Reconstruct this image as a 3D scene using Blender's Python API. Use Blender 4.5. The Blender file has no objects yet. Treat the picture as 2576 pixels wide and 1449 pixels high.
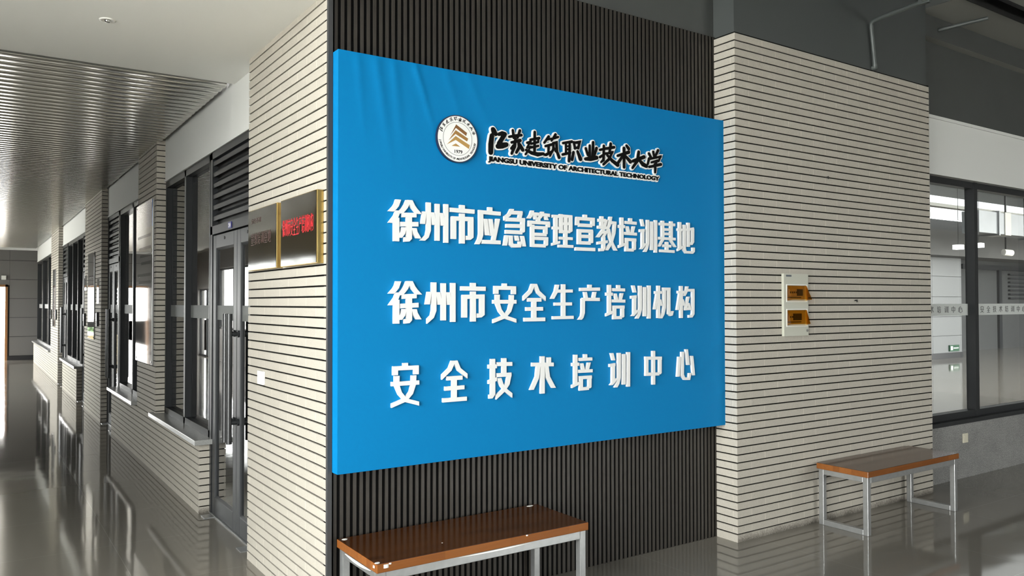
import bpy, bmesh, math, random, json
from mathutils import Vector, Matrix
random.seed(4)
SC = bpy.context.scene
COL = SC.collection
# ---------------------------------------------------------------- camera
F_PX = 2005.49
YAW, PITCH, ROLL = 0.59587, 0.01848, -0.00162
fw = Vector((math.sin(YAW)*math.cos(PITCH), math.cos(YAW)*math.cos(PITCH), math.sin(PITCH)))
rt = Vector((math.cos(YAW), -math.sin(YAW), 0)); up = rt.cross(fw)
r2 = rt*math.cos(ROLL) + up*math.sin(ROLL); u2 = -rt*math.sin(ROLL) + up*math.cos(ROLL)
cam_d = bpy.data.cameras.new('camera'); cam = bpy.data.objects.new('camera', cam_d); COL.objects.link(cam)
cam_d.sensor_width = 36.0; cam_d.lens = 36.0*F_PX/2576.0; cam_d.clip_start = .05; cam_d.clip_end = 300
cam.matrix_world = Matrix((( r2.x,u2.x,-fw.x,-1.46077),(r2.y,u2.y,-fw.y,-3.80132),(r2.z,u2.z,-fw.z,1.62),(0,0,0,1)))
SC.camera = cam
# ---------------------------------------------------------------- sky, light, exposure
W = bpy.data.worlds.new('sky'); SC.world = W; W.use_nodes = True
bg = W.node_tree.nodes['Background']
bg.inputs['Color'].default_value = (1.0, .985, .955, 1); bg.inputs['Strength'].default_value = 19
SC.view_settings.view_transform = 'Standard'; SC.view_settings.look = 'None'
SC.view_settings.exposure = 0.0; SC.view_settings.gamma = 1.0; SC.view_settings.use_curve_mapping = False
cy = SC.cycles
cy.use_denoising = True; cy.max_bounces = 8; cy.diffuse_bounces = 4; cy.glossy_bounces = 4
cy.transmission_bounces = 6; cy.transparent_max_bounces = 10; cy.caustics_reflective = False; cy.caustics_refractive = False
cy.sample_clamp_indirect = 20.0
def portal(name, loc, rot, sx, sy):
    l = bpy.data.lights.new(name, 'AREA'); l.shape = 'RECTANGLE'; l.size = sx; l.size_y = sy
    l.cycles.is_portal = True
    o = bpy.data.objects.new(name, l); o.location = loc; o.rotation_euler = rot; COL.objects.link(o)
# daylight enters through these openings (portals only steer the sampling of the sky)
HP = math.pi/2
portal('hall_glazing_portal', (-4.12, -3.45, 2.2), (0, -HP, 0), 4.3, 6.2)
portal('rear_glazing_portal', (9.3, -13.1, 2.1), (HP, 0, 0), 6.6, 2.4)
portal('corridor_window_portal', (-4.12, 15.3, 1.75), (0, -HP, 0), 1.7, 8.6)
portal('far_door_portal', (-1.9, 23.45, 1.05), (-HP, 0, 0), 2.5, 2.1)
# ---------------------------------------------------------------- helpers
def tag(o, label=None, cat=None, group=None, kind=None):
    if label: o['label'] = label
    if cat: o['category'] = cat
    if group: o['group'] = group
    if kind: o['kind'] = kind
    return o
class MB:
    def __init__(s): s.v = []; s.f = []; s.m = []; s.sm = []
    def add(s, vs, fs, mi=0, smooth=False):
        n = len(s.v); s.v += [tuple(v) for v in vs]
        for f in fs: s.f.append([n+i for i in f]); s.m.append(mi); s.sm.append(smooth)
        return s
    def box(s, x0, x1, y0, y1, z0, z1, mi=0):
        return s.add([(x0,y0,z0),(x1,y0,z0),(x1,y1,z0),(x0,y1,z0),(x0,y0,z1),(x1,y0,z1),(x1,y1,z1),(x0,y1,z1)],
            [(0,3,2,1),(4,5,6,7),(0,1,5,4),(1,2,6,5),(2,3,7,6),(3,0,4,7)], mi)
    def prism(s, pts, fn, d0, d1, mi=0, smooth=False):
        """pts: outline in 2D (ccw); fn(u,w,d) -> 3D point"""
        n = len(pts)
        vs = [fn(u,w,d0) for u,w in pts] + [fn(u,w,d1) for u,w in pts]
        s.add(vs, [list(range(n))[::-1], list(range(n,2*n))], mi)
        s.add(vs, [(i,(i+1)%n,n+(i+1)%n,n+i) for i in range(n)], mi, smooth)
        return s
    def tube(s, pts, r, n=12, mi=0, cap=True):
        pts = [Vector(p) for p in pts]; rings = []
        t0 = (pts[1]-pts[0]).normalized()
        ref = Vector((0,0,1)) if abs(t0.z) < .9 else Vector((1,0,0))
        a = t0.cross(ref).normalized()
        for i, p in enumerate(pts):
            if i == 0: t = t0
            elif i == len(pts)-1: t = (pts[i]-pts[i-1]).normalized()
            else: t = ((pts[i]-pts[i-1]).normalized() + (pts[i+1]-pts[i]).normalized()).normalized()
            a = (a - t*a.dot(t)).normalized(); b = t.cross(a)
            rings.append([p + (a*math.cos(2*math.pi*k/n) + b*math.sin(2*math.pi*k/n))*r for k in range(n)])
        vs = [v for g in rings for v in g]; fs = []
        for i in range(len(pts)-1):
            for k in range(n): fs.append((i*n+k, i*n+(k+1)%n, (i+1)*n+(k+1)%n, (i+1)*n+k))
        s.add(vs, fs, mi, True)
        if cap: s.add(rings[0], [list(range(n))[::-1]], mi); s.add(rings[-1], [list(range(n))], mi)
        return s
    def build(s, name, mats, parent=None, bevel=0, kind=None, recalc=True):
        me = bpy.data.meshes.new(name); me.from_pydata(s.v, [], s.f)
        mats = mats if isinstance(mats, (list, tuple)) else [mats]
        for m in mats: me.materials.append(m)
        me.polygons.foreach_set('material_index', s.m); me.polygons.foreach_set('use_smooth', s.sm)
        if recalc:
            bm = bmesh.new(); bm.from_mesh(me); bmesh.ops.recalc_face_normals(bm, faces=bm.faces); bm.to_mesh(me); bm.free()
        me.update()
        o = bpy.data.objects.new(name, me); COL.objects.link(o)
        if parent: o.parent = parent
        if kind: o['kind'] = kind
        if bevel:
            b = o.modifiers.new('bevel', 'BEVEL'); b.width = bevel; b.segments = 2; b.limit_method = 'ANGLE'
        return o
def empty(name, loc=(0,0,0)):
    """an Empty at a thing's base; parts are built in world coordinates and keep them"""
    o = bpy.data.objects.new(name, None); o.empty_display_size = .1; o.location = loc; COL.objects.link(o); return o
def adopt(o, parent):
    o.parent = parent; o.matrix_parent_inverse = Matrix.Translation(-Vector(parent.location)); return o
# ---------------------------------------------------------------- materials
def nodes(name):
    m = bpy.data.materials.new(name); m.use_nodes = True; nt = m.node_tree
    return m, nt, nt.nodes['Principled BSDF']
def mat(name, col, rough=.5, metal=0.0, spec=.5, noise=0, nscale=60, bump=0, bscale=200, coat=0):
    m, nt, p = nodes(name)
    p.inputs['Base Color'].default_value = (*col, 1); p.inputs['Roughness'].default_value = rough
    p.inputs['Metallic'].default_value = metal; p.inputs['Specular IOR Level'].default_value = spec
    p.inputs['Coat Weight'].default_value = coat
    if noise or bump: tc = nt.nodes.new('ShaderNodeTexCoord')
    if noise:
        n = nt.nodes.new('ShaderNodeTexNoise'); n.inputs['Scale'].default_value = nscale; n.inputs['Detail'].default_value = 5
        nt.links.new(tc.outputs['Object'], n.inputs['Vector'])
        mx = nt.nodes.new('ShaderNodeMix'); mx.data_type = 'RGBA'
        mx.inputs[6].default_value = (*[c*(1-noise) for c in col], 1); mx.inputs[7].default_value = (*[min(1, c*(1+noise)) for c in col], 1)
        nt.links.new(n.outputs['Fac'], mx.inputs[0]); nt.links.new(mx.outputs[2], p.inputs['Base Color'])
    if bump:
        n2 = nt.nodes.new('ShaderNodeTexNoise'); n2.inputs['Scale'].default_value = bscale; n2.inputs['Detail'].default_value = 3
        nt.links.new(tc.outputs['Object'], n2.inputs['Vector'])
        b = nt.nodes.new('ShaderNodeBump'); b.inputs['Strength'].default_value = bump; b.inputs['Distance'].default_value = .004
        nt.links.new(n2.outputs['Fac'], b.inputs['Height']); nt.links.new(b.outputs['Normal'], p.inputs['Normal'])
    return m
def math_node(nt, op, a, b=None, clamp=False):
    n = nt.nodes.new('ShaderNodeMath'); n.operation = op; n.use_clamp = clamp
    for i, v in enumerate((a, b)):
        if v is None: continue
        if isinstance(v, (int, float)): n.inputs[i].default_value = v
        else: nt.links.new(v, n.inputs[i])
    return n.outputs[0]
CH = 0.0533          # height of one brick course
BL = 0.288           # brick length
def brick_material(name, col, stain=True):
    m, nt, p = nodes(name); L = nt.links
    tc = nt.nodes.new('ShaderNodeTexCoord'); sp = nt.nodes.new('ShaderNodeSeparateXYZ'); L.new(tc.outputs['Object'], sp.inputs[0])
    ge = nt.nodes.new('ShaderNodeNewGeometry'); sn = nt.nodes.new('ShaderNodeSeparateXYZ'); L.new(ge.outputs['True Normal'], sn.inputs[0])
    isx = math_node(nt, 'GREATER_THAN', math_node(nt, 'ABSOLUTE', sn.outputs['X']), .5)
    u = math_node(nt, 'ADD', math_node(nt, 'MULTIPLY', sp.outputs['Y'], isx), math_node(nt, 'MULTIPLY', math_node(nt, 'SUBTRACT', sp.outputs['X'], 3.119), math_node(nt, 'SUBTRACT', 1.0, isx)))
    row = math_node(nt, 'FLOOR', math_node(nt, 'DIVIDE', sp.outputs['Z'], CH))
    odd = math_node(nt, 'FLOORED_MODULO', row, 2.0)
    t = math_node(nt, 'ADD', math_node(nt, 'DIVIDE', u, BL), math_node(nt, 'MULTIPLY', odd, .5))
    fr = math_node(nt, 'FRACT', t); cell = math_node(nt, 'FLOOR', t)
    edge = math_node(nt, 'MINIMUM', fr, math_node(nt, 'SUBTRACT', 1.0, fr))
    jt = math_node(nt, 'LESS_THAN', edge, .0085)
    cv = nt.nodes.new('ShaderNodeCombineXYZ'); L.new(cell, cv.inputs[0]); L.new(row, cv.inputs[1])
    wn = nt.nodes.new('ShaderNodeTexWhiteNoise'); wn.noise_dimensions = '2D'; L.new(cv.outputs[0], wn.inputs['Vector'])
    n1 = nt.nodes.new('ShaderNodeTexNoise'); n1.inputs['Scale'].default_value = 140; n1.inputs['Detail'].default_value = 4; L.new(tc.outputs['Object'], n1.inputs['Vector'])
    v = math_node(nt, 'ADD', math_node(nt, 'MULTIPLY', wn.outputs['Value'], .10), math_node(nt, 'MULTIPLY', n1.outputs['Fac'], .5))
    mx = nt.nodes.new('ShaderNodeMix'); mx.data_type = 'RGBA'; L.new(v, mx.inputs[0])
    mx.inputs[6].default_value = (*[c*.80 for c in col], 1); mx.inputs[7].default_value = (*[min(1,c*1.22) for c in col], 1)
    out = mx.outputs[2]
    # dark pit specks of the split-face tile
    n3 = nt.nodes.new('ShaderNodeTexNoise'); n3.inputs['Scale'].default_value = 95; n3.inputs['Detail'].default_value = 2; L.new(tc.outputs['Object'], n3.inputs['Vector'])
    sk = math_node(nt, 'MULTIPLY', math_node(nt, 'SUBTRACT', n3.outputs['Fac'], .66, True), 2.2, True)
    m2 = nt.nodes.new('ShaderNodeMix'); m2.data_type = 'RGBA'; L.new(sk, m2.inputs[0]); L.new(out, m2.inputs[6]); m2.inputs[7].default_value = (*[c*.35 for c in col], 1)
    out = m2.outputs[2]
    # thin vertical joints: a few pale with fresh filler, most barely visible
    m3 = nt.nodes.new('ShaderNodeMix'); m3.data_type = 'RGBA'; L.new(math_node(nt, 'MULTIPLY', jt, math_node(nt, 'ADD', math_node(nt, 'MULTIPLY', wn.outputs['Value'], .7), .15)), m3.inputs[0]); L.new(out, m3.inputs[6])
    m3.inputs[7].default_value = (*[min(1, c*1.45) for c in col], 1); out = m3.outputs[2]
    if stain:  # mop-water dirt on the lowest course
        n4 = nt.nodes.new('ShaderNodeTexNoise'); n4.inputs['Scale'].default_value = 130; n4.inputs['Detail'].default_value = 6; L.new(tc.outputs['Object'], n4.inputs['Vector'])
        low = math_node(nt, 'MULTIPLY', math_node(nt, 'LESS_THAN', sp.outputs['Z'], CH), math_node(nt, 'SUBTRACT', 1.0, isx))
        n5 = nt.nodes.new('ShaderNodeTexNoise'); n5.inputs['Scale'].default_value = 7; L.new(tc.outputs['Object'], n5.inputs['Vector'])
        rise = math_node(nt, 'SUBTRACT', math_node(nt, 'ADD', math_node(nt, 'MULTIPLY', n4.outputs['Fac'], 1.1), n5.outputs['Fac']), math_node(nt, 'MULTIPLY', sp.outputs['Z'], 13.0))
        st = math_node(nt, 'MULTIPLY', low, math_node(nt, 'MULTIPLY', math_node(nt, 'SUBTRACT', rise, .25, True), 1.15, True))
        m4 = nt.nodes.new('ShaderNodeMix'); m4.data_type = 'RGBA'; L.new(math_node(nt, 'MULTIPLY', st, .85), m4.inputs[0]); L.new(out, m4.inputs[6])
        m4.inputs[7].default_value = (.05,.042,.034,1); out = m4.outputs[2]
    L.new(out, p.inputs['Base Color']); p.inputs['Roughness'].default_value = .72; p.inputs['Specular IOR Level'].default_value = .35
    b = nt.nodes.new('ShaderNodeBump'); b.inputs['Strength'].default_value = .85; b.inputs['Distance'].default_value = .004
    hh = math_node(nt, 'SUBTRACT', n1.outputs['Fac'], math_node(nt, 'MULTIPLY', jt, .35)); L.new(hh, b.inputs['Height']); L.new(b.outputs['Normal'], p.inputs['Normal'])
    return m
def glass_material(name, tint, boost=1.0):
    m, nt, p = nodes(name); nt.nodes.remove(p); L = nt.links
    tr = nt.nodes.new('ShaderNodeBsdfTransparent'); tr.inputs[0].default_value = (*tint, 1)
    gl = nt.nodes.new('ShaderNodeBsdfGlossy'); gl.inputs['Roughness'].default_value = 0.0
    fz = nt.nodes.new('ShaderNodeFresnel'); fz.inputs[0].default_value = 1.52
    ge = nt.nodes.new('ShaderNodeNewGeometry')   # a thin pane: only the outer face of the slab reflects
    front = math_node(nt, 'SUBTRACT', 1.0, ge.outputs['Backfacing'])
    mx = nt.nodes.new('ShaderNodeMixShader'); L.new(math_node(nt, 'MULTIPLY', math_node(nt, 'MULTIPLY', fz.outputs[0], boost, True), front), mx.inputs[0])
    L.new(tr.outputs[0], mx.inputs[1]); L.new(gl.outputs[0], mx.inputs[2])
    L.new(mx.outputs[0], nt.nodes['Material Output'].inputs[0]); return m
def floor_material():
    m, nt, p = nodes('polished_floor_tile'); L = nt.links
    tc = nt.nodes.new('ShaderNodeTexCoord'); sp = nt.nodes.new('ShaderNodeSeparateXYZ'); L.new(tc.outputs['Object'], sp.inputs[0])
    def line(axis, off):
        fr = math_node(nt, 'FRACT', math_node(nt, 'DIVIDE', math_node(nt, 'SUBTRACT', sp.outputs[axis], off), .92))
        return math_node(nt, 'LESS_THAN', math_node(nt, 'MINIMUM', fr, math_node(nt, 'SUBTRACT', 1.0, fr)), .0016)
    j = math_node(nt, 'MAXIMUM', line('X', 3.02), line('Y', -.62))
    n1 = nt.nodes.new('ShaderNodeTexNoise'); n1.inputs['Scale'].default_value = .9; n1.inputs['Detail'].default_value = 6; L.new(tc.outputs['Object'], n1.inputs['Vector'])
    mx = nt.nodes.new('ShaderNodeMix'); mx.data_type = 'RGBA'; L.new(n1.outputs['Fac'], mx.inputs[0])
    mx.inputs[6].default_value = (.165,.152,.130,1); mx.inputs[7].default_value = (.215,.20,.172,1)
    m2 = nt.nodes.new('ShaderNodeMix'); m2.data_type = 'RGBA'; L.new(math_node(nt, 'MULTIPLY', j, .25), m2.inputs[0]); L.new(mx.outputs[2], m2.inputs[6]); m2.inputs[7].default_value = (.5,.49,.46,1)
    L.new(m2.outputs[2], p.inputs['Base Color'])
    n2 = nt.nodes.new('ShaderNodeTexNoise'); n2.inputs['Scale'].default_value = 2.2; n2.inputs['Detail'].default_value = 3; L.new(tc.outputs['Object'], n2.inputs['Vector'])
    L.new(math_node(nt, 'ADD', math_node(nt, 'MULTIPLY', n2.outputs['Fac'], .05), .035), p.inputs['Roughness'])
    p.inputs['IOR'].default_value = 1.5; p.inputs['Specular IOR Level'].default_value = .5
    n3 = nt.nodes.new('ShaderNodeTexNoise'); n3.inputs['Scale'].default_value = 1.6; L.new(tc.outputs['Object'], n3.inputs['Vector'])
    b = nt.nodes.new('ShaderNodeBump'); b.inputs['Strength'].default_value = .06; b.inputs['Distance'].default_value = .02; L.new(n3.outputs['Fac'], b.inputs['Height']); L.new(b.outputs['Normal'], p.inputs['Normal'])
    return m
def wood_material(name, c0, c1, axis_scale=(3, 40, 40)):
    m, nt, p = nodes(name); L = nt.links
    tc = nt.nodes.new('ShaderNodeTexCoord'); mp = nt.nodes.new('ShaderNodeMapping'); mp.inputs['Scale'].default_value = axis_scale; L.new(tc.outputs['Object'], mp.inputs[0])
    n = nt.nodes.new('ShaderNodeTexNoise'); n.inputs['Scale'].default_value = 1.0; n.inputs['Detail'].default_value = 6; n.inputs['Distortion'].default_value = .6; L.new(mp.outputs[0], n.inputs['Vector'])
    # finger-jointed staves
    sp = nt.nodes.new('ShaderNodeSeparateXYZ'); L.new(tc.outputs['Object'], sp.inputs[0])
    ry = math_node(nt, 'FLOOR', math_node(nt, 'DIVIDE', sp.outputs['Y'], .048))
    rx = math_node(nt, 'FLOOR', math_node(nt, 'ADD', math_node(nt, 'DIVIDE', sp.outputs['X'], .37), math_node(nt, 'MULTIPLY', ry, .37)))
    cv = nt.nodes.new('ShaderNodeCombineXYZ'); L.new(rx, cv.inputs[0]); L.new(ry, cv.inputs[1])
    wn = nt.nodes.new('ShaderNodeTexWhiteNoise'); wn.noise_dimensions = '2D'; L.new(cv.outputs[0], wn.inputs['Vector'])
    f = math_node(nt, 'ADD', math_node(nt, 'MULTIPLY', n.outputs['Fac'], .7), math_node(nt, 'MULTIPLY', wn.outputs['Value'], .45), True)
    mx = nt.nodes.new('ShaderNodeMix'); mx.data_type = 'RGBA'; L.new(f, mx.inputs[0]); mx.inputs[6].default_value = (*c0,1); mx.inputs[7].default_value = (*c1,1)
    L.new(mx.outputs[2], p.inputs['Base Color']); p.inputs['Roughness'].default_value = .16; p.inputs['Specular IOR Level'].default_value = .5
    return m
def granite_material():
    m, nt, p = nodes('speckled_grey_granite'); L = nt.links
    tc = nt.nodes.new('ShaderNodeTexCoord')
    n = nt.nodes.new('ShaderNodeTexNoise'); n.inputs['Scale'].default_value = 130; n.inputs['Detail'].default_value = 3; L.new(tc.outputs['Object'], n.inputs['Vector'])
    n2 = nt.nodes.new('ShaderNodeTexNoise'); n2.inputs['Scale'].default_value = 5; n2.inputs['Detail'].default_value = 4; L.new(tc.outputs['Object'], n2.inputs['Vector'])
    cr = nt.nodes.new('ShaderNodeValToRGB'); cr.color_ramp.elements[0].position = .35; cr.color_ramp.elements[0].color = (.13,.13,.13,1); cr.color_ramp.elements[1].position = .68; cr.color_ramp.elements[1].color = (.40,.395,.38,1)
    L.new(math_node(nt, 'ADD', math_node(nt, 'MULTIPLY', n.outputs['Fac'], .8), math_node(nt, 'MULTIPLY', n2.outputs['Fac'], .2)), cr.inputs[0]); L.new(cr.outputs[0], p.inputs['Base Color'])
    p.inputs['Roughness'].default_value = .35; return m
def emit(name, col, s):
    m, nt, p = nodes(name); p.inputs['Base Color'].default_value = (.8,.8,.8,1)
    p.inputs['Emission Color'].default_value = (*col,1); p.inputs['Emission Strength'].default_value = s; return m
M = dict(
    brick=brick_material('cream_split_brick_tile', (.50,.462,.40)),
    grout=mat('black_recessed_joint', (.006,.0055,.005), .9, spec=.08),
    floor=floor_material(),
    white=mat('white_wall_paint', (.74,.74,.72), .7, bump=.05, bscale=300),
    ceil=mat('white_ceiling_paint', (.84,.835,.80), .8),
    dark_paint=mat('dark_grey_wall_paint', (.062,.066,.064), .55, noise=.15, nscale=3),
    grey_paint=mat('mid_grey_wall_paint', (.062,.068,.068), .5),
    dark_ceiling=mat('dark_grey_ceiling_paint', (.055,.055,.052), .7),
    soffit=mat('grey_soffit_board', (.30,.30,.275), .7),
    black=mat('black_metal_tray', (.012,.012,.012), .5),
    slat=mat('dark_brown_wood_plastic_slat', (.038,.033,.028), .40, spec=.4, noise=.2, nscale=25),
    slat_gap=mat('black_groove', (.003,.003,.003), .8, spec=.1),
    trim=mat('dark_graphite_edge_trim', (.045,.046,.048), .4),
    ceiling_slat=mat('grey_aluminium_ceiling_slat', (.66,.65,.61), .17, metal=.9),
    plenum=mat('dark_ceiling_void', (.02,.02,.022), .8),
    frame=mat('anthracite_window_frame', (.020,.0215,.0235), .42, spec=.35),
    frame_light=mat('grey_aluminium_door_profile', (.042,.044,.047), .42, spec=.4),
    glass=glass_material('dark_tinted_window_glass', (.40,.43,.43), 1.7),
    clear=glass_material('clear_window_glass', (.93,.95,.95), 1.5),
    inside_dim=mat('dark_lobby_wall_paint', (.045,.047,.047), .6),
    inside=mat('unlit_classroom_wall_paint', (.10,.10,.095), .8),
    sill=mat('grey_granite_sill', (.30,.30,.29), .25, noise=.3, nscale=90),
    granite=granite_material(),
    panel=mat('grey_metal_wall_panel', (.165,.158,.15), .45),
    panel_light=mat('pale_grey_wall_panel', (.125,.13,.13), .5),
    skirting=mat('black_skirting', (.02,.02,.022), .35),
    blue=mat('blue_stretched_sign_fabric', (.001,.178,.43), .6, spec=.12),
    letter=mat('white_foam_letter', (.74,.74,.73), .5),
    ink=mat('black_lettering', (.004,.004,.004), .6, spec=.08),
    seal_white=mat('white_acrylic', (.84,.84,.82), .35),
    gold0=mat('dark_bronze_print', (.20,.085,.018), .4), gold1=mat('bronze_print', (.32,.16,.035), .4), gold2=mat('gold_print', (.42,.24,.06), .4),
    wood=wood_material('dark_bench_top_wood', (.030,.0085,.002), (.085,.028,.007)), wood_edge=wood_material('orange_bench_edge_wood', (.14,.042,.009), (.27,.095,.022)),  # seat top coloured darker than its edges
    steel=mat('silver_painted_steel_tube', (.42,.425,.425), .32, metal=.72, noise=.15, nscale=30),
    brass=mat('titanium_gold_plaque_edge', (.55,.38,.13), .3, metal=.85),
    plaque=mat('dark_mirror_bronze_plaque', (.020,.016,.009), .07, spec=.16),
    red=mat('red_engraved_lettering', (.50,.010,.020), .5), maroon=mat('faded_maroon_lettering', (.045,.014,.012), .5),
    ivory=mat('ivory_sheet_steel', (.50,.50,.43), .35), plastic=mat('white_switch_plastic', (.80,.79,.75), .35),
    cream_plastic=mat('cream_socket_plastic', (.66,.62,.50), .4),
    breaker=mat('pale_breaker_plastic', (.50,.48,.43), .5), breaker_dark=mat('dark_breaker_plastic', (.03,.03,.03), .5),
    conduit=mat('grey_painted_conduit', (.075,.085,.083), .4),
    chrome=mat('bright_chrome', (.75,.75,.74), .15, metal=1.0),
    handle=mat('brushed_dark_steel_handle', (.09,.09,.092), .32, metal=.7),
    navy=mat('navy_number_plate', (.03,.03,.17), .4),
    poster=mat('glossy_pale_poster_board', (.30,.30,.30), .04, spec=.8, coat=1.0), poster_blue=mat('blue_poster_print', (.015,.11,.36), .08, spec=.8, coat=1.0), poster_ink=mat('grey_poster_print', (.13,.13,.13), .06, spec=.8),
    frost=mat('frosted_sticker_band', (.60,.62,.60), .6), frost_dim=mat('shaded_frosted_strip', (.17,.175,.17), .6), frost_ink=mat('grey_sticker_lettering', (.12,.12,.12), .6),  # frost_dim: same band with the corridor's shade put into its colour
    green=mat('green_exit_sign', (.008,.055,.024), .4), galv=mat('galvanised_duct', (.15,.16,.165), .45, metal=.1, noise=.2, nscale=3),
    jamb=mat('orange_wood_door_jamb', (.33,.15,.05), .45), planter=mat('pale_yellow_planter', (.72,.62,.36), .6), leaf=mat('green_leaves', (.08,.2,.05), .6),
    ground=mat('pale_concrete_ground', (.66,.65,.62), .9),
    skylight=emit('daylit_skylight_panel', (.95,.98,1.0), 1.15),
    lampface=emit('ceiling_lamp_diffuser', (1,.98,.94), 3.0),
)
M['amber'] = glass_material('amber_transparent_flap', (.86,.66,.28), 1.2)
# ================================================================ structure
def courses(mb, x0, x1, y0, y1, z0, z1, prot=.010, gap=.0092, mi=0, core=1):
    """brick-tile clad block: one ring of tile per course standing proud of a black joint core"""
    mb.box(x0+prot, x1-prot, y0+prot, y1-prot, z0, z1, core)
    k = int(round(z0/CH)); z = k*CH
    while z < z1 - .01:
        a, b = max(z0, z + gap/2), min(z1, z + CH - gap/2)
        if z <= z0 + 1e-4: a = z0
        mb.box(x0, x1, y0, y1, a, b, mi); z += CH
    return mb
BR = [M['brick'], M['grout']]
def plane_box(name, b, m, kind='structure'): return MB().box(*b).build(name, m, kind=kind)
plane_box('floor', (-4.3, 32, -13.2, 26, -.12, 0), M['floor'])
plane_box('ground', (-60, -4.3, -60, 80, -.3, -.06), M['ground'])
plane_box('ground', (-60, 60, 26, 90, -.3, -.06), M['ground'])
plane_box('ground', (-4.3, 60, -60, -13.2, -.3, -.06), M['ground'])
# near brick corner beside the sign wall (left) and its return
wl = courses(MB(), 0, .30, .031, 1.35, 0, 3.18)
for k in range(60): wl.box(0, .0014, .002, .0312, max(0, k*CH+.0036 if k else 0), min(3.18, (k+1)*CH-.0036))
wl.box(.0006, .0014, .006, .0312, 0, 3.18, 1)
wl.build('wall_left', BR, kind='structure')
plane_box('wall_upper', (.02, .30, .012, 1.35, 3.18, 4.7), M['white'])
# dark slatted feature wall behind the sign
fl = MB(); fl.box(.028, 2.83, .0075, .12, 0, 3.48, 1)
x = .040
while x < 2.825:
    fl.box(x, x+.0172, 0, .010, 0.0, 3.478, 0); x += .0352
fl.build('wall_slatted', [M['slat'], M['slat_gap']], kind='structure')
MB().box(.0015, .028, -.014, .03, 0, 3.48).build('trim_slats', M['trim'], kind='structure', bevel=.002)
plane_box('wall_above_slats', (.30, 2.84, .014, .12, 3.48, 4.7), M['dark_paint'])
# right-hand pier
courses(MB(), 2.83, 5.31, -.181, .20, 0, 65.15*CH).box(5.29, 5.3085, -.1795, .19, 0, 65.15*CH, 1).build('wall_pier', BR, kind='structure')
plane_box('wall_pier_top', (2.842, 5.298, -.166, .19, 65.15*CH, 4.7), M['grey_paint'])
# window wall on the right
plane_box('wall_granite', (5.31, 13, -.032, .16, 0, .50), M['granite'])
MB().box(5.31, 13, -.045, .16, .50, .535).build('trim_granite_sill', M['frame'], kind='structure')
MB().box(5.31, 13, -.035, .16, 2.765, 3.285).box(5.31, 13, -.050, -.03, 3.262, 3.290).build('wall_window_header', M['white'], kind='structure')
plane_box('wall_above_window', (5.298, 13, -.02, .16, 3.285, 4.7), M['dark_paint'])
bl = MB().box(5.298, 13, -.10, -.02, 3.952, 4.7); bl.m[0] = 1  # underside coloured paler, standing in for light bounced off the floor
bl.build('beam_ledge', [M['dark_paint'], M['soffit']], kind='structure')
sf = MB().box(5.30, 13, -.47, -.10, 4.142, 4.7, 1); sf.m[0] = 0
sf.build('ceiling_soffit', [M['soffit'], M['dark_paint']], kind='structure')
MB().box(5.0, 13, -.475, -.47, 4.13, 4.7).box(5.0, 13, -.62, -.47, 4.25, 4.30).box(5.0, 13, -.62, -.585, 4.16, 4.30).build('ceiling_tray', M['black'], kind='structure')
sf = MB().box(5.0, 13, -3.4, -.62, 4.17, 4.25, 1); sf.m[0] = 0
sf.build('ceiling_panel', [M['soffit'], M['dark_paint']], kind='structure')
plane_box('ceiling_hall', (-4.3, 13, -13.2, .3, 4.62, 4.75), M['dark_ceiling'])
MB().box(2.2, 4.6, -1.35, -1.0, 4.2, 4.62).build('beam_hall', M['soffit'], kind='structure')
# white flat ceiling over the corridor mouth
plane_box('ceiling', (-4.2, .0, -.12, 1.985, 3.18, 3.36), M['ceil'])
plane_box('ceiling_edge', (0, .10, 1.35, 1.985, 3.18, 3.36), M['ceil'])
plane_box('wall_bulkhead', (-4.2, 0.0, -.12, -.02, 3.36, 4.7), M['white'])
# aluminium baffle ceiling down the corridor, round-nosed slats running across
bf = MB(); y = 2.03; SWD, RC = .040, .013
while y < 22.3:
    c0, c1 = y, y+2*SWD
    prof = [(c1, 3.27), (c1, 3.170+RC)] + [(c1-RC+RC*math.cos(a), 3.170+RC-RC*math.sin(a)) for a in [math.pi/2*i/5 for i in range(1, 6)]] \
         + [(c0+RC-RC*math.sin(a), 3.170+RC-RC*math.cos(a)) for a in [math.pi/2*i/5 for i in range(0, 5)]] + [(c0, 3.170+RC), (c0, 3.27)]
    n = len(prof)
    vs = [(-4.15, p, q) for p, q in prof] + [(.035, p, q) for p, q in prof]
    bf.add(vs, [(i, i+1, n+i+1, n+i) for i in range(n-1)], 0, True)
    bf.add(vs, [list(range(n, 2*n))], 1)
    y += .121
bf.build('ceiling_slats', [M['ceiling_slat'], M['plenum']], kind='structure')
plane_box('ceiling_void', (-4.2, .4, 1.985, 23.6, 3.55, 3.65), M['plenum'])
plane_box('trim_ceiling_end', (-4.2, .12, 22.35, 22.55, 3.12, 3.40), M['white'])
# corridor walls on the right: low brick walls, piers, white headers
def pier(y0, y1): return courses(MB(), 0, .32, y0, y1, 0, 3.30).build('wall_corridor_pier', BR, kind='structure')
def lowwall(y0, y1):
    return courses(MB(), 0, .26, y0, y1, 0, 10*CH-.004).build('wall_corridor_low', BR, kind='structure')
def sill(y0, y1):
    return MB().box(-.045, .10, y0, y1, .533, .572).build('trim_sill', M['sill'], kind='structure', bevel=.003)
def header(y0, y1):
    MB().box(.078, .32, y0, y1, 2.79, 3.55).box(.070, .078, y0, y1, 2.79, 2.812).build('wall_corridor_header', M['white'], kind='structure')
pier(4.43, 5.44); pier(8.32, 10.22); pier(14.8, 16.6)
lowwall(2.655, 4.43); lowwall(5.44, 7.30); lowwall(11.30, 13.8); lowwall(16.6, 22.4)
sill(2.60, 4.52); sill(5.52, 7.36); sill(11.24, 13.86); sill(16.66, 22.4)
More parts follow.
